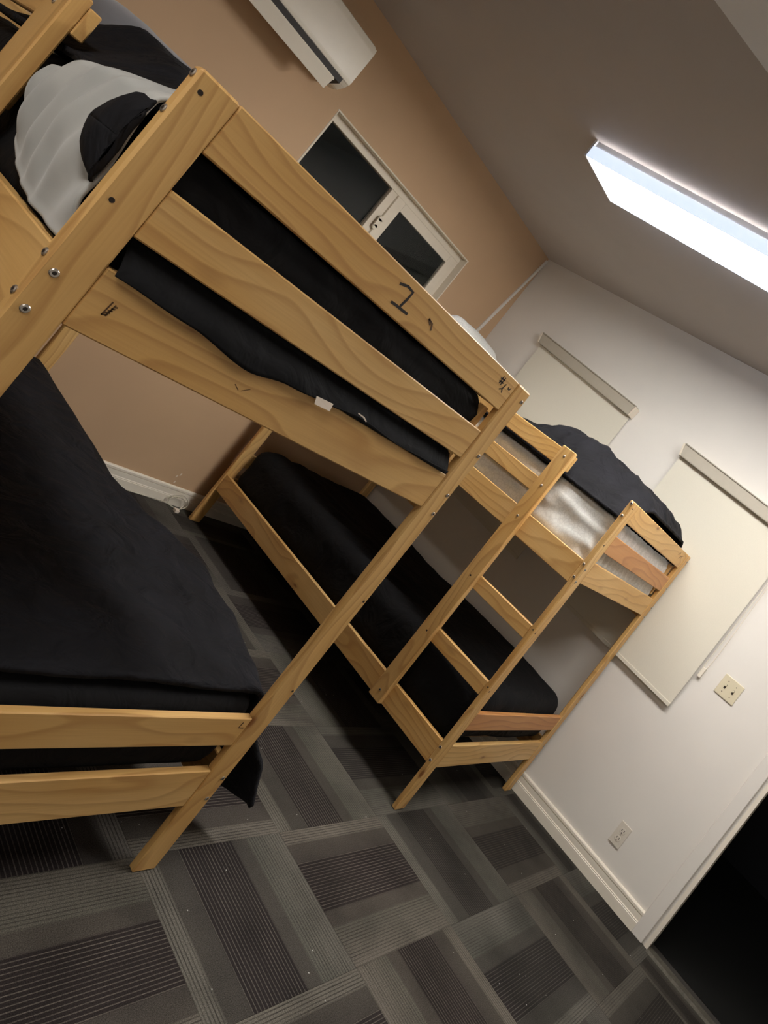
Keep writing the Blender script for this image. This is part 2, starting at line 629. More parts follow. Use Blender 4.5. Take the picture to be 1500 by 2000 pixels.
# door casing, jamb and threshold
bm = bmesh.new()
add_box(bm, (XR - 0.018, -0.855, 0), (XR, -0.790, DZ + 0.065), 0.003)
add_box(bm, (XR - 0.018, DY0 - 0.078, 0), (XR, DY0 - 0.013, DZ + 0.065), 0.003)
add_box(bm, (XR - 0.018, DY0 - 0.013, DZ), (XR, -0.855, DZ + 0.065), 0.003)
tag(mesh_obj('trim_1', bm, 'white_wall'), kind='structure')
bm = bmesh.new()
add_box(bm, (XR - 0.006, DY1 - 0.02, 0), (XR + T, DY1, DZ))
add_box(bm, (XR - 0.006, DY0, 0), (XR + T, DY0 + 0.02, DZ))
add_box(bm, (XR - 0.006, DY0 + 0.02, DZ - 0.02), (XR + T, DY1 - 0.02, DZ))
tag(mesh_obj('door_1', bm, 'trim'), kind='structure')
tag(prism('trim_2', [(XR - 0.03, DY0 + 0.02, 0.0), (XR - 0.018, DY0 + 0.02, 0.010), (XR + 0.03, DY0 + 0.02, 0.010), (XR + 0.045, DY0 + 0.02, 0)],
          (0, DY1 - DY0 - 0.04, 0), 'metalstrip'), kind='structure')
# hall beyond the doorway, its unlit darkness put into near-black colours
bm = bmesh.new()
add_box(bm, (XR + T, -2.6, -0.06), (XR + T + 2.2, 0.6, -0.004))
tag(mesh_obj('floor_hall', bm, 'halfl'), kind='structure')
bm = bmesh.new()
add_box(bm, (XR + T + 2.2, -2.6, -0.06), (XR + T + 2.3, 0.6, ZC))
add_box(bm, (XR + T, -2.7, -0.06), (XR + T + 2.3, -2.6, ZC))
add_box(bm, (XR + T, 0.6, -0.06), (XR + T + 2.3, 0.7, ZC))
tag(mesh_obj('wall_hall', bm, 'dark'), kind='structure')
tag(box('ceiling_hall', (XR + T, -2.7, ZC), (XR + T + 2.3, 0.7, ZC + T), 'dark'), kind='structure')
# shallow sloped ceiling panel, the pale corner's brightness put into its colour
a, b = at(1395, 0, 2, ZC), at(1500, 143, 2, ZC)
d = (b - a).normalized()
nrm = Vector((d.y, -d.x, 0))
if nrm.dot(CAM - a) < 0:
    nrm = -nrm
p0, p1 = a - d * 0.9, a + d * 1.1
drop = 0.075
tag(prism('ceiling_slope', [p0, p0 + nrm * 0.42 + Vector((0, 0, -drop)), p0 + nrm * 0.42], p1 - p0, 'slope_lit_tone'), kind='structure')
# loose corner strip on the tan wall
c0, c1 = at(1070, 510, 1, YT - 0.012), at(930.6, 648.6, 1, YT - 0.012)
c2 = c1 + (c1 - c0) * 0.9
sd = Vector((0.011, 0, 0))
tag(prism('trim_3', [c0 - sd * 0.7, c0 + sd * 0.7, c1 + sd, c2 + sd, c2 - sd, c1 - sd], (0, 0.011, 0), 'white_wall'), kind='structure')

# ------------------------------------------------------------------ carpet tiles
TX, TY = 0.5, 0.478
X0, Y0 = 0.985, 0.047
bm = bmesh.new()
add_box(bm, (-0.2498, -0.2498, -0.008), (0.2498, 0.2498, 0.0), 0.0008)
tile_mesh = None
for i in range(-6, 6):
    for j in range(-6, 6):
        cx, cy = X0 + (i + 0.5) * TX, Y0 + (j + 0.5) * TY
        if cx - 0.25 > XR or cx + 0.25 < XL or cy + 0.24 < YF or cy - 0.24 > YT:
            continue
        if tile_mesh is None:
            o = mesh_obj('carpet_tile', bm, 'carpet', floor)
            tile_mesh = o.data
        else:
            o = bpy.data.objects.new('carpet_tile', tile_mesh)
            COL.objects.link(o)
            o.parent = floor
        x0, x1 = max(cx - TX / 2, XL), min(cx + TX / 2, XR)
        y0, y1 = max(cy - TY / 2, YF), min(cy + TY / 2, YT)
        turned = (i + j) % 2 == 0          # quarter-turned lay
        flip = random.random() < 0.5
        if (i, j) == (0, -1):
            flip = False
        o.location = ((x0 + x1) / 2, (y0 + y1) / 2, 0)
        if not turned:
            o.rotation_euler = (0, 0, math.pi if flip else 0)
            o.scale = ((x1 - x0) / 0.5, (y1 - y0) / 0.5, 1)
        else:
            o.rotation_euler = (0, 0, math.pi / 2 * (3 if flip else 1))
            o.scale = ((y1 - y0) / 0.5, (x1 - x0) / 0.5, 1)

# ------------------------------------------------------------------ window in the tan wall
win = tag(empty('window_1', ((WX0 + WX1) / 2, YT, WZ0)), kind='structure')


def wpart(name, boxes, mat, bev=0.002, parent=None):
    bm = bmesh.new()
    for lo, hi in boxes:
        add_box(bm, lo, hi, bev)
    o = mesh_obj(name, bm, mat, parent or win)
    if not parent:
        o.matrix_parent_inverse = Matrix.Translation(-Vector(win.location))
    return o


yb = YT + 0.072
wpart('reveal', [((WX0 - 0.004, YT - 0.003, WZ1 - 0.008), (WX1 + 0.004, YT + 0.11, WZ1 + 0.001)), ((WX1 - 0.008, YT - 0.003, WZ0), (WX1 + 0.001, YT + 0.11, WZ1 - 0.008)),
                 ((WX0 - 0.001, YT - 0.003, WZ0), (WX0 + 0.006, YT + 0.11, WZ1 - 0.008)), ((WX0, YT - 0.012, WZ0 - 0.001), (WX1, YT + 0.11, WZ0 + 0.012))], 'vinyl')
wpart('frame', [((WX0 + 0.006, yb - 0.02, WZ1 - 0.050), (WX1 - 0.008, yb + 0.03, WZ1 - 0.008)), ((WX1 - 0.055, yb - 0.02, WZ0 + 0.012), (WX1 - 0.008, yb + 0.03, WZ1 - 0.05)),
                ((WX0 + 0.006, yb - 0.02, WZ0 + 0.012), (WX0 + 0.04, yb + 0.03, WZ1 - 0.05)), ((WX0 + 0.006, yb - 0.02, WZ0 + 0.012), (WX1 - 0.008, yb + 0.03, WZ0 + 0.05))], 'vinyl')
MX = 1.905
sash = wpart('sash', [((MX + 0.05, yb - 0.034, WZ0 + 0.05), (MX + 0.115, yb - 0.004, WZ1 - 0.052)), ((WX1 - 0.105, yb - 0.034, WZ0 + 0.05), (WX1 - 0.055, yb - 0.004, WZ1 - 0.052)),
                      ((MX + 0.115, yb - 0.034, WZ1 - 0.108), (WX1 - 0.105, yb - 0.004, WZ1 - 0.052)), ((MX + 0.115, yb - 0.034, WZ0 + 0.05), (WX1 - 0.105, yb - 0.004, WZ0 + 0.105))], 'vinyl')
wpart('meeting_stile', [((MX, yb - 0.018, WZ0 + 0.05), (MX + 0.052, yb + 0.02, WZ1 - 0.05))], 'vinyl')
bm = bmesh.new()
lc = Vector((MX + 0.045, yb - 0.035, 1.965))
for sgn in (-1, 1):
    disc(bm, lc + Vector((0, 0, sgn * 0.028)), (0, -1, 0), 0.017, 0.010)
add_box(bm, lc + Vector((-0.017, -0.010, -0.028)), lc + Vector((0.017, 0, 0.028)), 0.002)
latch = mesh_obj('latch', bm, 'vinyl', win)
latch.matrix_parent_inverse = Matrix.Translation(-Vector(win.location))
wpart('pane', [((WX0 + 0.04, yb + 0.006, WZ0 + 0.05), (MX, yb + 0.010, WZ1 - 0.05))], 'glass', 0)
wpart('pane', [((MX + 0.115, yb - 0.022, WZ0 + 0.105), (WX1 - 0.105, yb - 0.018, WZ1 - 0.108))], 'glass', 0)

# ------------------------------------------------------------------ ceiling light
fh = 0.082
A0 = at(1141.0, 301, 2, ZC - fh)
B0 = at(1190.0, 391.7, 2, ZC - fh)
A1 = at(1500, 500, 2, ZC - fh)
LDIR = (A1 - A0).normalized()
WVEC = B0 - A0


def strip_light(label, a0, ldir, wv, LEN, lens='lens'):
    lt = empty('ceiling_light', a0 + ldir * LEN / 2 + wv / 2 + Vector((0, 0, fh)))
    tag(lt, label, 'ceiling light')

    def lpart(name, s0, s1, t0, t1, z0, z1, mat):
        """slice of the fixture: s along its length (m), t across its width (0..1)"""
        pts = [a0 + ldir * s0 + wv * t0, a0 + ldir * s1 + wv * t0, a0 + ldir * s1 + wv * t1, a0 + ldir * s0 + wv * t1]
        pts = [Vector((q.x, q.y, ZC - z1)) for q in pts]
        o = prism(name, pts, (0, 0, z1 - z0), mat, lt)
        o.matrix_parent_inverse = Matrix.Translation(-Vector(lt.location))
        return o
    lpart('housing', 0.012, LEN - 0.012, 0.03, 0.97, 0.0, 0.03, 'housing')
    lpart('end_cap', 0.0, 0.010, 0.0, 1.0, 0.0, fh + 0.002, 'housing')
    lpart('end_cap', LEN - 0.010, LEN, 0.0, 1.0, 0.0, fh + 0.002, 'housing')
    lpart('side_diffuser', 0.010, LEN - 0.010, 0.0, 0.022, 0.03, fh, 'side')
    lpart('side_diffuser', 0.010, LEN - 0.010, 0.978, 1.0, 0.03, fh, 'side_far')
    lpart('lens', 0.010, LEN - 0.010, 0.022, 0.978, fh - 0.006, fh, lens)
    return lt


strip_light('long white strip light with glowing lens on the ceiling over the aisle', A0, LDIR, WVEC, 2.2)
# its twin on the other side of the near bunk, outside the picture: it lights that bunk's ladder side
strip_light('twin strip light on the ceiling beyond the ladder side of the near bunk', Vector((-1.05, 0.15, ZC - fh)), Vector((0, -1, 0)), Vector((0.28, 0, 0)), 1.23, 'lens_old')

# ------------------------------------------------------------------ air conditioner
ax0, ax1 = 0.44, 1.238
ac = tag(empty('air_conditioner', (ax1 - 0.4, YT, 2.22)), 'cream wall-mounted split air conditioner with its flap open above the window', 'air conditioner')


def acpart(name, prof, x0, x1, mat, bev=0.0):
    pts = [Vector((x0, y, z)) for y, z in prof]
    o = prism(name, pts, (x1 - x0, 0, 0), mat, ac, bev)
    o.matrix_parent_inverse = Matrix.Translation(-Vector(ac.location))
    return o


acpart('body', [(YT, 2.232), (YT, 2.498), (2.115, 2.498), (2.080, 2.484), (2.066, 2.450), (2.0655, 2.300), (2.069, 2.270), (2.09, 2.248), (2.125, 2.226), (2.16, 2.222)], ax0, ax1, 'ac', 0.006)
acpart('front_panel', [(2.0665, 2.476), (2.060, 2.45), (2.0595, 2.285), (2.063, 2.268), (2.069, 2.268), (2.069, 2.476)], ax0 + 0.004, ax1 - 0.004, 'ac', 0.002)
acpart('air_slot', [(2.060, 2.266), (2.060, 2.240), (2.13, 2.221), (2.13, 2.24)], ax0 + 0.05, ax1 - 0.045, 'darkslot')
acpart('louver', [(2.062, 2.243), (2.066, 2.240), (2.085, 2.176), (2.080, 2.175), (2.061, 2.236)], ax0 + 0.06, ax1 - 0.075, 'ac', 0.001)
acpart('louver_hinge', [(2.066, 2.252), (2.066, 2.228), (2.078, 2.228), (2.078, 2.252)], ax1 - 0.082, ax1 - 0.07, 'ac', 0.002)

# ------------------------------------------------------------------ roller blinds on the white wall


def roller_blind(label, cas, fab, hem_z):
    """cas: four (y, z) corners of the cassette front, fab: four corners of the fabric"""
    yc = sum(c[0] for c in fab) / 4
    r = tag(empty('roller_blind', (XR, yc, fab[2][1])), label, 'blind')

    def part(name, quad, x0, x1, mat, bev=0):
        o = prism(name, [Vector((x0, y, z)) for y, z in quad], (x1 - x0, 0, 0), mat, r, bev)
        o.matrix_parent_inverse = Matrix.Translation(-Vector(r.location))
        return o
    part('cassette', cas, XR - 0.058, XR, 'cassette', 0.003)
    top = [(cas[0][0], cas[0][1] + 0.007), (cas[1][0], cas[1][1] + 0.007), cas[1], cas[0]]
    part('cassette_lip', top, XR - 0.064, XR, 'cassette', 0.002)
    part('fabric', fab, XR - 0.0245, XR - 0.0225, 'blind')
    hb = [(fab[3][0], fab[3][1] + 0.022), (fab[2][0], fab[2][1] + 0.022), fab[2], fab[3]]
    part('hem_bar', hb, XR - 0.029, XR - 0.019, 'blind', 0.002)
    for s in (0, 1):
        e = cas[s], cas[3 - s]
        w = 0.012 if s == 0 else -0.012
        quad = [(e[0][0] + w, e[0][1]), (e[0][0], e[0][1]), (e[1][0], e[1][1]), (e[1][0] + w, e[1][1])]
        part('end_bracket', quad, XR - 0.061, XR, 'vinyl', 0.002)
    return r


roller_blind('pale roller blind pulled down beside the tan wall corner', [(1.834, 2.183), (0.915, 2.099), (0.943 - 0.02, 2.030), (1.798 + 0.02, 2.114)],
             [(1.815, 2.112), (0.918, 2.034), (0.927, 0.925), (1.815, 0.968)], 0.93)
b2 = roller_blind('pale roller blind pulled down with a bead chain, near the doorway', [(0.504, 2.073), (-0.315, 2.010), (-0.315, 1.945), (0.486, 2.000)],
                  [(0.497, 2.000), (-0.303, 1.945), (-0.303, 0.893), (0.500, 0.920)], 0.9)
loop = [(XR - 0.030, -0.322, 1.95), (XR - 0.016, -0.318, 1.6), (XR - 0.014, -0.318, 1.35), (XR - 0.014, -0.318, 1.18), (XR - 0.014, -0.326, 1.150),
        (XR - 0.014, -0.336, 1.165), (XR - 0.014, -0.340, 1.25), (XR - 0.016, -0.338, 1.4), (XR - 0.016, -0.332, 1.6), (XR - 0.034, -0.332, 1.95)]
ch = tube('bead_chain', smooth_path(loop, 8), 0.0021, 'trim', b2)
ch.matrix_parent_inverse = Matrix.Translation(-Vector(b2.location))
bm = bmesh.new()
add_box(bm, (XR - 0.020, -0.338, 1.108), (XR, -0.318, 1.166), 0.004, 2)
te = mesh_obj('chain_tensioner', bm, 'trim', b2)
te.matrix_parent_inverse = Matrix.Translation(-Vector(b2.location))

# ------------------------------------------------------------------ switch and outlet plates


def wall_plate(name, label, cat, y, z, wy, wz, mat):
    r = tag(empty(name, (XR, y, z)), label, cat)
    bm = bmesh.new()
    add_box(bm, (-0.006, -wy / 2, -wz / 2), (0, wy / 2, wz / 2), 0.003, 2)
    mesh_obj('plate', bm, mat, r)
    return r


sw = wall_plate('light_switch', 'ivory double toggle light switch plate beside the blind', 'light switch', -0.481, 1.161, 0.112, 0.108, 'ivory')
for dy in (-0.023, 0.023):
    box('toggle_slot', (-0.0066, dy - 0.005, -0.012), (-0.0055, dy + 0.005, 0.012), 'slot', sw)
    bm = bmesh.new()
    add_box(bm, (-0.016, dy - 0.004, 0.000), (-0.006, dy + 0.004, 0.011), 0.0015)
    mesh_obj('toggle', bm, 'ivory', sw)
    for dz in (-0.03, 0.03):
        bm = bmesh.new()
        disc(bm, (-0.006, dy, dz), (-1, 0, 0), 0.0028, 0.0012, 8)
        mesh_obj('screw', bm, 'slot', sw)
ou = wall_plate('power_outlet', 'almond duplex power outlet low on the white wall', 'outlet', -0.493, 0.265, 0.066, 0.118, 'almond')
for dz in (-0.021, 0.021):
    bm = bmesh.new()
    disc(bm, (-0.006, 0, dz), (-1, 0, 0), 0.0165, 0.002, 20)
    rc = mesh_obj('receptacle', bm, 'almond', ou)
    bm = bmesh.new()
    add_box(bm, (-0.0086, -0.0082, dz - 0.002), (-0.0078, -0.0052, dz + 0.009))
    add_box(bm, (-0.0086, 0.0052, dz - 0.002), (-0.0078, 0.0082, dz + 0.008))
    add_box(bm, (-0.0086, -0.003, dz - 0.012), (-0.0078, 0.003, dz - 0.007))
    mesh_obj('slots', bm, 'slot', rc)
bm = bmesh.new()
disc(bm, (-0.006, 0, 0), (-1, 0, 0), 0.003, 0.0012, 8)
mesh_obj('screw', bm, 'slot', ou)

# ------------------------------------------------------------------ bunk beds
W, L, H = 1.0271, 2.0951, 1.57
PX, PY = 0.0651, 0.0247
RT = 0.022                      # rail thickness
ENDS = [(1.4815, H), (1.3261, 1.4128), (1.1661, 1.2707), (0.3994, 0.4855), (0.2082, 0.3201)]


def bolt(parent, c, axis, r=0.0065):
    bm = bmesh.new()
    disc(bm, c, axis, r, 0.0025, 14, 0.8)
    n0 = len(bm.faces)
    disc(bm, Vector(c) + Vector(axis) * 0.0024, axis, r * 0.48, 0.0003, 6, 1.0)
    bm.faces.ensure_lookup_table()
    for f in bm.faces[n0:]:
        f.material_index = 1
    b = mesh_obj('bolt', bm, 'metal', parent)
    b.data.materials.append(MAT['hole'])
    return b


def socket(parent, c, axis, r=0.0035):
    bm = bmesh.new()
    disc(bm, c, axis, r, 0.0006, 10, 1.0)
    return mesh_obj('bolt_hole', bm, 'hole', parent)


def bunk(label, loc, rz, lu0, lu1, guard_top, dark_mid):
    r = tag(empty('bunk_bed', loc, rz), label, 'bunk bed', 'pine bunk beds')
    B = lambda name, lo, hi, g, mat='pine', bev=0.0025, par=r: box(name, lo, hi, mat, par, bev, 1, g)
    posts = {}
    for ix, x0 in ((0, 0.0), (1, W - PX)):
        for iy, y0 in ((0, 0.0), (1, L - PY)):
            posts[ix, iy] = B('post', (x0, y0, 0), (x0 + PX, y0 + PY, H), 2, bev=0.004)
    boards = {}
    for iy in (0, 1):
        y0 = 0.002 if iy == 0 else L - 0.002 - RT
        for q, (z0, z1) in enumerate(ENDS):
            boards[iy, q] = B('end_board', (PX + 0.0006, y0, z0), (W - PX - 0.0006, y0 + RT, z1), 0, 'pine_dark' if (dark_mid and q in (1, 3) and iy == 0) else 'pine')
    for sx in (0, 1):
        x0 = 0.006 if sx == 0 else W - 0.006 - RT
        for z0, z1 in ((0.2218, 0.3276), (1.1446, 1.2552)):
            B('side_rail', (x0, PY + 0.0005, z0), (x0 + RT, L - PY - 0.0005, z1), 1)
        for z0, z1 in ((guard_top, H + 0.004), (1.338, 1.408)):
            B('guard_rail', (x0, (lu0 + (0.6 * (lu1 - lu0) if z0 < 1.4 else 0.0) if sx == 0 else PY + 0.0005), z0), (x0 + RT, L - PY - 0.0005, z1), 1)
        xl = 0.006 + RT if sx == 0 else W - 0.006 - RT - 0.022
        for z1 in (0.275, 1.198):
            B('slat_ledge', (xl, PY + 0.03, z1 - 0.025), (xl + 0.022, L - PY - 0.03, z1), 1, bev=0.001)
    for z1 in (0.275, 1.198):
        first = None
        for q in range(12):
            y0 = 0.10 + q * (L - 0.28) / 11
            if first is None:
                first = B('slat', (0.029, y0, z1), (W - 0.029, y0 + 0.07, z1 + 0.016), 0, bev=0.001)
                fy0 = y0
            else:
                o = first.copy()
                COL.objects.link(o)
                o.parent = r
                o.location = (0, y0 - fy0, 0)
    # ladder: outer upright, rungs run to the corner post
    up = B('ladder_upright', (-0.022, lu0, 0.2218), (0.0055, lu1, H + 0.016), 2, bev=0.003)
    for z0, z1 in ((0.853, 0.917), (0.563, 0.629)):
        B('rung', (0.001, PY + 0.0005, z0), (0.024, lu0 + 0.02, z1), 1)
    B('cleat', (W - PX - 0.024, PY + 0.002, 1.285), (W - PX - 0.004, PY + 0.024, 1.47), 2, bev=0.001)
    # hardware
    for z in (1.226, 1.164):
        bolt(posts[0, 0], (0.018, 0, z), (0, -1, 0))
    for z in (1.352, 1.542, 0.9, 0.6):
        socket(posts[0, 0], (0.016, 0, z), (0, -1, 0), 0.004)
    for z in (1.557, 1.494, 1.243, 1.178, 0.308, 0.243):
        bolt(posts[0, 0], (0, 0.0125, z), (-1, 0, 0))
    for z in (0.907, 0.614):
        socket(posts[0, 0], (0, 0.010, z), (-1, 0, 0))
    for z in (1.538, 1.357, 1.226, 1.165, 0.296, 0.231):
        bolt(posts[1, 0], (W - 0.014, 0, z), (0, -1, 0), 0.0055)
    for z in (0.874, 0.579):
        socket(posts[1, 0], (W - 0.012, 0, z), (0, -1, 0))
    ym = lu0 + (lu1 - lu0) * 0.62
    for z in (1.545, 1.385, 1.219, 0.27):
        bolt(up, (-0.022, ym - 0.012, z), (-1, 0, 0), 0.0058)
    for z in (0.891, 0.59):
        socket(up, (-0.022, ym - 0.012, z), (-1, 0, 0), 0.0045)
    return r, boards


near, nb = bunk('near pine bunk bed with a large handwritten 1 on its top end board', (0, 0, 0), 0, 0.515, 0.628, 1.515, False)
far, fb = bunk('far pine bunk bed with ladder standing against the white wall', (2.1069, 0.0603, 0), 0.0093, 0.3555, 0.4302, 1.497, True)
YS = 0.0014
strokes('ink_mark', [[(0.474, 1.543), (0.494, 1.550), (0.513, 1.548), (0.512, 1.529), (0.509, 1.510)], [(0.485, 1.505), (0.501, 1.5065), (0.518, 1.507), (0.536, 1.508)]], 0.0058, YS, 'ink', nb[0, 0])
strokes('ink_mark', [[(0.588, 1.532), (0.604, 1.528), (0.612, 1.515)], [(0.588, 1.532), (0.601, 1.523)]], 0.004, YS, 'inkfaint', nb[0, 0])
strokes('ink_mark', [[(0.890, 1.540), (0.909, 1.541)], [(0.889, 1.548), (0.909, 1.549)], [(0.895, 1.534), (0.896, 1.556)], [(0.903, 1.534), (0.904, 1.556)],
                     [(0.909, 1.524), (0.918, 1.530), (0.921, 1.545)], [(0.918, 1.530), (0.926, 1.521)], [(0.936, 1.545), (0.937, 1.539), (0.943, 1.539), (0.946, 1.546)]], 0.0034, YS, 'ink', nb[0, 0])
strokes('ink_mark', [[(0.940, 0.474), (0.9375, 0.457), (0.953, 0.457)]], 0.0028, YS, 'ink', nb[0, 3])
strokes('ink_mark', [[(0.096 + 0.0022 * q, 1.207 + 0.0045 * q), (0.104 + 0.0012 * q, 1.210 + 0.0042 * q)] for q in range(5)] + [[(0.097, 1.206), (0.099, 1.231)], [(0.102, 1.207), (0.105, 1.229)]], 0.0022, YS, 'inkfaint', nb[0, 2])
strokes('ink_mark', [[(0.335, 1.212), (0.347, 1.205)], [(0.352, 1.206), (0.365, 1.217)]], 0.0012, YS, 'inkfaint', nb[0, 2])
strokes('ink_mark', [[(0.832, 1.535), (0.848, 1.552), (0.850, 1.540)], [(0.868, 1.521), (0.876, 1.530), (0.893, 1.543), (0.912, 1.546)], [(0.893, 1.543), (0.902, 1.530)]], 0.003, YS, 'inkfaint', fb[0, 0])

# ------------------------------------------------------------------ bedding


def nz(p, s, seed=0.0):
    return noise.noise(Vector((p[0] * s + seed, p[1] * s - seed, p[2] * s + 2 * seed)))


def wrinkle(amp, sc, seed, stretch=(1, 1, 1)):
    def f(p, n):
        q = Vector((p.x * stretch[0], p.y * stretch[1], p.z * stretch[2]))
        return n * amp * (nz(q, sc, seed) + 0.5 * nz(q, sc * 2.3, seed + 3))
    return f


def thing_at(o, loc, rz, label, cat, group=None):
    o.location = loc
    o.rotation_euler = (0, 0, rz)
    return tag(o, label, cat, group)


NL = ((0, 0, 0), 0.0)
FL = ((2.1069, 0.0603, 0), 0.0093)
m1 = rounded_block('mattress', (0.034, 0.032, 1.216), (0.985, L - 0.032, 1.482), 0.055, 'black', n=(40, 60, 12), disp=wrinkle(0.007, 9, 1.3, (1, 1, 2.5)))
thing_at(m1, *NL, 'black-sheeted mattress on the top level of the near bunk', 'mattress')


def hem(u, v):
    x = 0.075 + u * 0.87
    low = interp(x, [(0.075, 1.268), (0.20, 1.262), (0.33, 1.246), (0.42, 1.262), (0.50, 1.268), (0.60, 1.283), (0.75, 1.275), (0.86, 1.280), (0.95, 1.284)])
    pts = [(0.030, 1.322), (0.012, 1.300), (-0.001, 1.282), (-0.0045, 1.272), (-0.006, low - 0.002)]
    f = v * 4
    i = min(int(f), 3)
    t = f - i
    y = pts[i][0] + (pts[i + 1][0] - pts[i][0]) * t
    z = pts[i][1] + (pts[i + 1][1] - pts[i][1]) * t
    y -= 0.004 * (0.5 + 0.5 * math.sin(x * 46)) * v
    return Vector((x, y, z))


surf('sheet_hem', hem, 60, 12, 'black', m1, 0.002)
prism('care_tag', [(0.478, -0.010, 1.271), (0.520, -0.012, 1.275), (0.522, -0.014, 1.259), (0.483, -0.013, 1.256)], (0, -0.001, 0), 'tag', m1)
prism('thread', [(0.588, -0.010, 1.287), (0.606, -0.012, 1.286), (0.618, -0.012, 1.281), (0.617, -0.012, 1.2785), (0.605, -0.012, 1.283), (0.588, -0.010, 1.2845)], (0, -0.001, 0), 'tag', m1)

m2 = rounded_block('mattress', (0.034, 0.032, 0.292), (0.985, L - 0.032, 0.520), 0.05, 'black', n=(24, 44, 8), disp=wrinkle(0.004, 5, 2.1))
thing_at(m2, *NL, 'black mattress on the lower level of the near bunk', 'mattress')
EDGE = [(0.02, 1.00), (0.18, 1.035), (0.42, 1.095), (0.64, 1.115), (0.92, 1.00), (1.25, 0.945), (1.8, 0.955), (2.06, 0.93)]
HEM = [(0.02, 0.125), (0.15, 0.12), (0.3, 0.16), (0.6, 0.16), (1.0, 0.22), (1.5, 0.19), (2.06, 0.2)]


def quilt(u, v):
    y = 0.045 + v * 2.0
    xe = interp(y, EDGE)
    hz = interp(y, HEM) + 0.015 * nz((y, 0, 0), 9, 4)
    zt = 0.532 + 0.010 * nz((u * 2, y, 0), 3, 7)
    if u < 0.6:
        t = u / 0.6
        x = 0.05 + t * (xe - 0.06 - 0.05)
        z = zt + 0.016 * math.sin(math.pi * t)
    elif u < 0.72:
        a = (u - 0.6) / 0.12 * math.pi / 2
        x = xe - 0.06 + 0.06 * math.sin(a)
        z = zt - 0.06 * (1 - math.cos(a))
    else:
        t = (u - 0.72) / 0.28
        flare = 0.17 * sstep(0.6, 0.0, y)
        xb = max(xe, 1.055 + 0.02 * sstep(0.0, 0.5, t))
        x = xe + (xb - xe) * sstep(0, 0.6, t) + flare * t + 0.022 * t * math.sin(y * 21 + 2 * nz((y, 0, 0), 3, 1))
        z = zt - 0.06 - t * (zt - 0.06 - hz)
    d = 0.007 * nz((x, y, z), 7, 5) + 0.004 * nz((x, y, z), 17, 9)
    return Vector((x + d, y + d * 0.4 * (0.04 < v < 0.96), z + d))


q1 = surf('comforter', quilt, 90, 110, 'black2', None, 0.014)
thing_at(q1, *NL, 'black comforter hanging over the side of the near lower bunk', 'comforter')

m3 = rounded_block('mattress', (0.034, 0.034, 0.292), (0.985, L - 0.036, 0.566), 0.075, 'black', n=(50, 90, 12),
                   disp=lambda p, n: n * (0.006 * math.sin((p.x * 0.9 + p.y * 0.30) * 40 + 5.0 * nz(p, 2.2, 6)) * sstep(0.62, 0.1, p.x) * sstep(0.3, 0.45, p.z) + 0.016 * nz(p, 2.4, 2) + 0.004 * nz(p, 11, 3)))
thing_at(m3, *FL, 'black-sheeted mattress with diagonal folds on the far lower bunk', 'mattress')


def top_disp(p, n):
    w = 0.006 * nz(p, 8, 1) + 0.004 * nz(Vector((p.x, p.y * 2, p.z * 5)), 9, 4)
    if p.y < 0.08:                                   # gathered end
        w += 0.006 * math.sin(p.x * 110 + p.z * 40 + 4 * nz(p, 9, 3))
    if p.x < 0.08:
        w += 0.0028 * math.sin((p.z * 1.2 + p.y * 0.22) * 60 + 5 * nz(p, 4, 8))
    return n * w


m4 = rounded_block('mattress', (0.036, 0.036, 1.216), (0.985, L - 0.036, 1.474), 0.04, 'sheet', n=(70, 110, 18), disp=top_disp)
thing_at(m4, *FL, 'mattress in a white printed sheet on the far top bunk', 'mattress')
HUMP = [(-0.01, 0.05), (0.03, 0.12), (0.10, 0.17), (0.28, 0.195), (0.46, 0.225), (0.60, 0.222), (0.74, 0.17), (0.88, 0.10), (1.02, 0.03), (1.08, 0.004)]


def dome(x0, x1, y0, y1, hump, zb, seed, wr, left=0.30):
    def fn(u, v):
        x = x0 + (x1 - x0) * u
        y = y0 + (y1 - y0) * v
        e = sstep(0.0, left, u) * sstep(0.0, 0.14, 1 - u)
        e = 0.12 * sstep(0, 0.06, u) * sstep(0, 0.05, 1 - u) + 0.88 * e
        h = interp(y, hump) * e * (1 + 0.07 * nz((x * 0.6, y * 2.2, 0), 4, seed + 1))
        f = 0.5 + 0.5 * noise.ridged_multi_fractal(Vector((x * 3.2 + seed, y * 5 - seed, 0.3)), 1.0, 2.0, 3, 1.0, 2.0) - 0.9
        h += wr * f * min(1.0, h / 0.06) * sstep(0.0, 0.12, u) * sstep(0.0, 0.2, 1 - u) * sstep(0.0, 0.1, v)
        x += 0.02 * nz((x, y, 0), 6, seed) * sstep(0.0, 0.1, 1 - abs(2 * u - 1))
        return Vector((x, y, zb + max(h, 0.0) + 0.008))
    return fn


q2 = surf('blanket', dome(0.028, 0.975, 0.03, 1.08, HUMP, 1.474, 2.0, 0.055), 90, 100, 'black2', None, 0.012)
thing_at(q2, *FL, 'black rumpled blanket heaped on the white sheet of the far top bunk', 'blanket')


def pillow(name, c, sx, sy, sz, tilt, mat, seed):
    """soft cushion: sx wide, sz tall, sy thick, leaning by tilt about x"""
    bm = bmesh.new()
    bmesh.ops.create_uvsphere(bm, u_segments=40, v_segments=24, radius=1.0)
    R = Matrix.Rotation(tilt, 3, 'X')
    for v in bm.verts:
        p = v.co.copy()
        s = lambda a, e: math.copysign(abs(a) ** e, a)
        rr = max(abs(p.x), abs(p.z))
        q = Vector((s(p.x, 0.55) * sx / 2, p.y * sy / 2, s(p.z, 0.55) * sz / 2))
        q += Vector((0.010, 0.012, 0.012)) * (nz(q, 9, seed) + 0.6 * nz(q, 22, seed))
        v.co = R @ q + Vector(c)
    return mesh_obj(name, bm, mat, None, smooth=True)


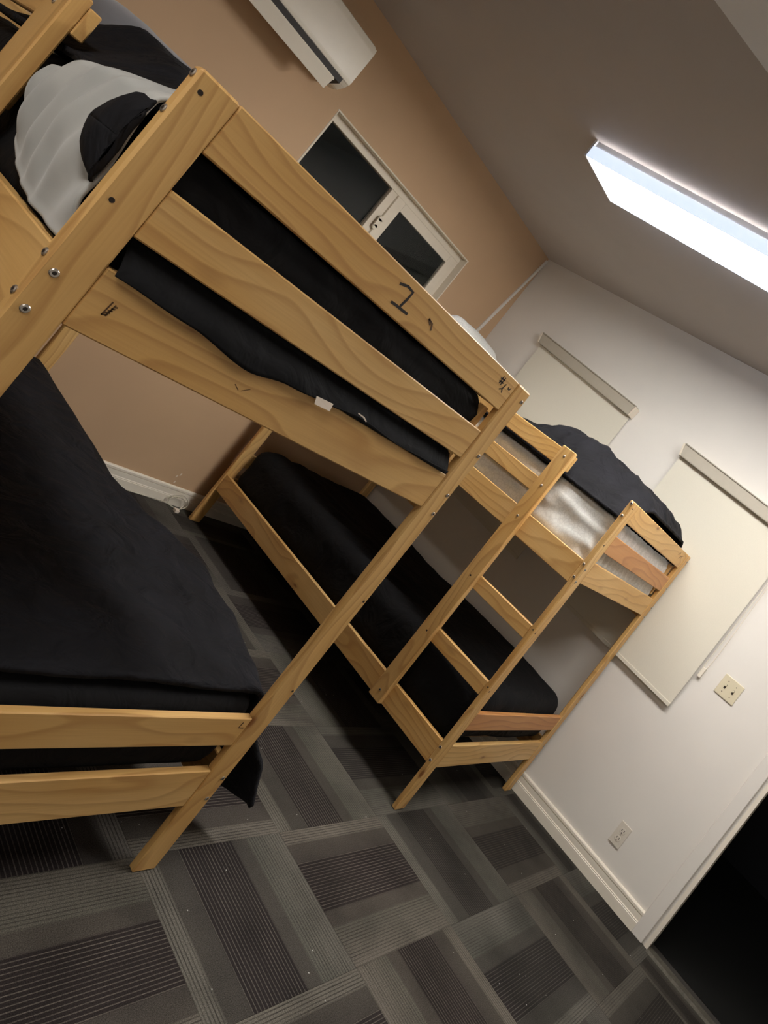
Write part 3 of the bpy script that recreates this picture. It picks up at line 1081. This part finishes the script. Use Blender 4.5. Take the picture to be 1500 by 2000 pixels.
p1 = pillow('pillow', (0.62, 1.80, 1.68), 0.62, 0.17, 0.40, -0.25, 'sheet', 4)
thing_at(p1, *FL, 'white printed pillow propped up at the head of the far top bunk', 'pillow')

HUMP2 = [(0.04, 0.05), (0.12, 0.070), (0.35, 0.085), (0.6, 0.125), (0.8, 0.135), (0.98, 0.07), (1.08, 0.01)]
q3 = surf('comforter', dome(0.018, 0.97, 0.045, 1.08, HUMP2, 1.482, 5.0, 0.03, 0.16), 80, 110, 'black2', None, 0.014)
thing_at(q3, *NL, 'black comforter bunched up on the near top bunk', 'comforter')
p2 = pillow('pillow', (0.44, 1.27, 1.598), 0.66, 0.30, 0.215, -0.15, 'greyd', 8)
thing_at(p2, *NL, 'grey pillow behind the black comforter on the near top bunk', 'pillow')


def grey_drape(u, v):
    """u along the bed (y), v down the side"""
    y = 0.030 + u * 0.478
    top = interp(y, [(0.03, 1.560), (0.10, 1.560), (0.20, 1.557), (0.33, 1.536), (0.44, 1.485), (0.508, 1.40)])
    bot = interp(y, [(0.03, 1.262), (0.20, 1.264), (0.29, 1.276), (0.37, 1.294), (0.45, 1.330), (0.508, 1.395)])
    z = top + (bot - top) * v
    x = 0.016 + 0.075 * (1 - sstep(0, 0.22, v)) - 0.024 * math.sin(math.pi * min(1, v * 1.05)) + 0.030 * sstep(0.85, 1.0, u)
    a = y * 1.0 + z * 0.42 + 0.05 * nz((0, y, z), 4, 3)
    f = 0.007 * math.sin(a * 62 + 4 * nz((0, y, z), 3, 7)) * (0.4 + 0.6 * v) + 0.007 * nz((0, y, z), 12, 2) + 0.010 * nz((0, y, z), 5, 9)
    return Vector((x + f * sstep(0, 0.15, v) * (0.35 + 0.65 * sstep(1.0, 0.75, v)), y, z))


g1 = surf('blanket', grey_drape, 90, 60, 'grey', None, 0.006)
thing_at(g1, *NL, 'light grey blanket draped over the ladder side of the near top bunk', 'blanket')


def lump(u, v):
    a, r = u * 2 * math.pi, v
    y = 0.020 + 0.125 * r * math.cos(a)
    z = 1.425 + 0.070 * r * math.sin(a) * (1 + 0.12 * math.sin(2 * a))
    x = -0.016 - 0.014 * math.sqrt(max(0.0, 1 - r * r)) * sstep(0.015, 0.075, y) + 0.004 * nz((0, y, z), 18, 6) + 0.003 * nz((0, y, z), 40, 2)
    return Vector((x + 0.010 * r ** 4, max(y, 0.0255), z))


surf('fold', lump, 40, 14, 'black2', q3, 0.003)

# ------------------------------------------------------------------ cable by the skirting
cy = YT - 0.030
cab = tag(empty('coiled_cable', (1.98, cy, 0.0)), 'thin white cable coiled on the carpet by the tan wall', 'cable')


def cp(o):
    o.parent = cab
    o.matrix_parent_inverse = Matrix.Translation(-Vector(cab.location))
    return o


cp(tube('cord', smooth_path([(1.70, cy, 0.006), (1.84, cy + 0.006, 0.006), (1.90, cy, 0.012), (1.97, cy - 0.004, 0.016), (1.968, cy, 0.042), (2.005, cy + 0.002, 0.070),
                             (2.042, cy, 0.079), (2.081, cy - 0.002, 0.060), (2.095, cy - 0.008, 0.030), (2.06, cy - 0.02, 0.006), (2.01, cy - 0.018, 0.006), (1.98, cy - 0.012, 0.020),
                             (1.985, cy - 0.006, 0.050), (2.02, cy - 0.004, 0.066), (2.055, cy - 0.006, 0.058), (2.07, cy - 0.010, 0.030), (2.05, cy - 0.03, 0.005), (2.02, cy - 0.045, 0.008)], 7), 0.0028, 'cable'))
bm = bmesh.new()
add_box(bm, (2.005, cy - 0.075, 0.0), (2.03, cy - 0.045, 0.018), 0.004, 2)
cp(mesh_obj('plug', bm, 'tag'))
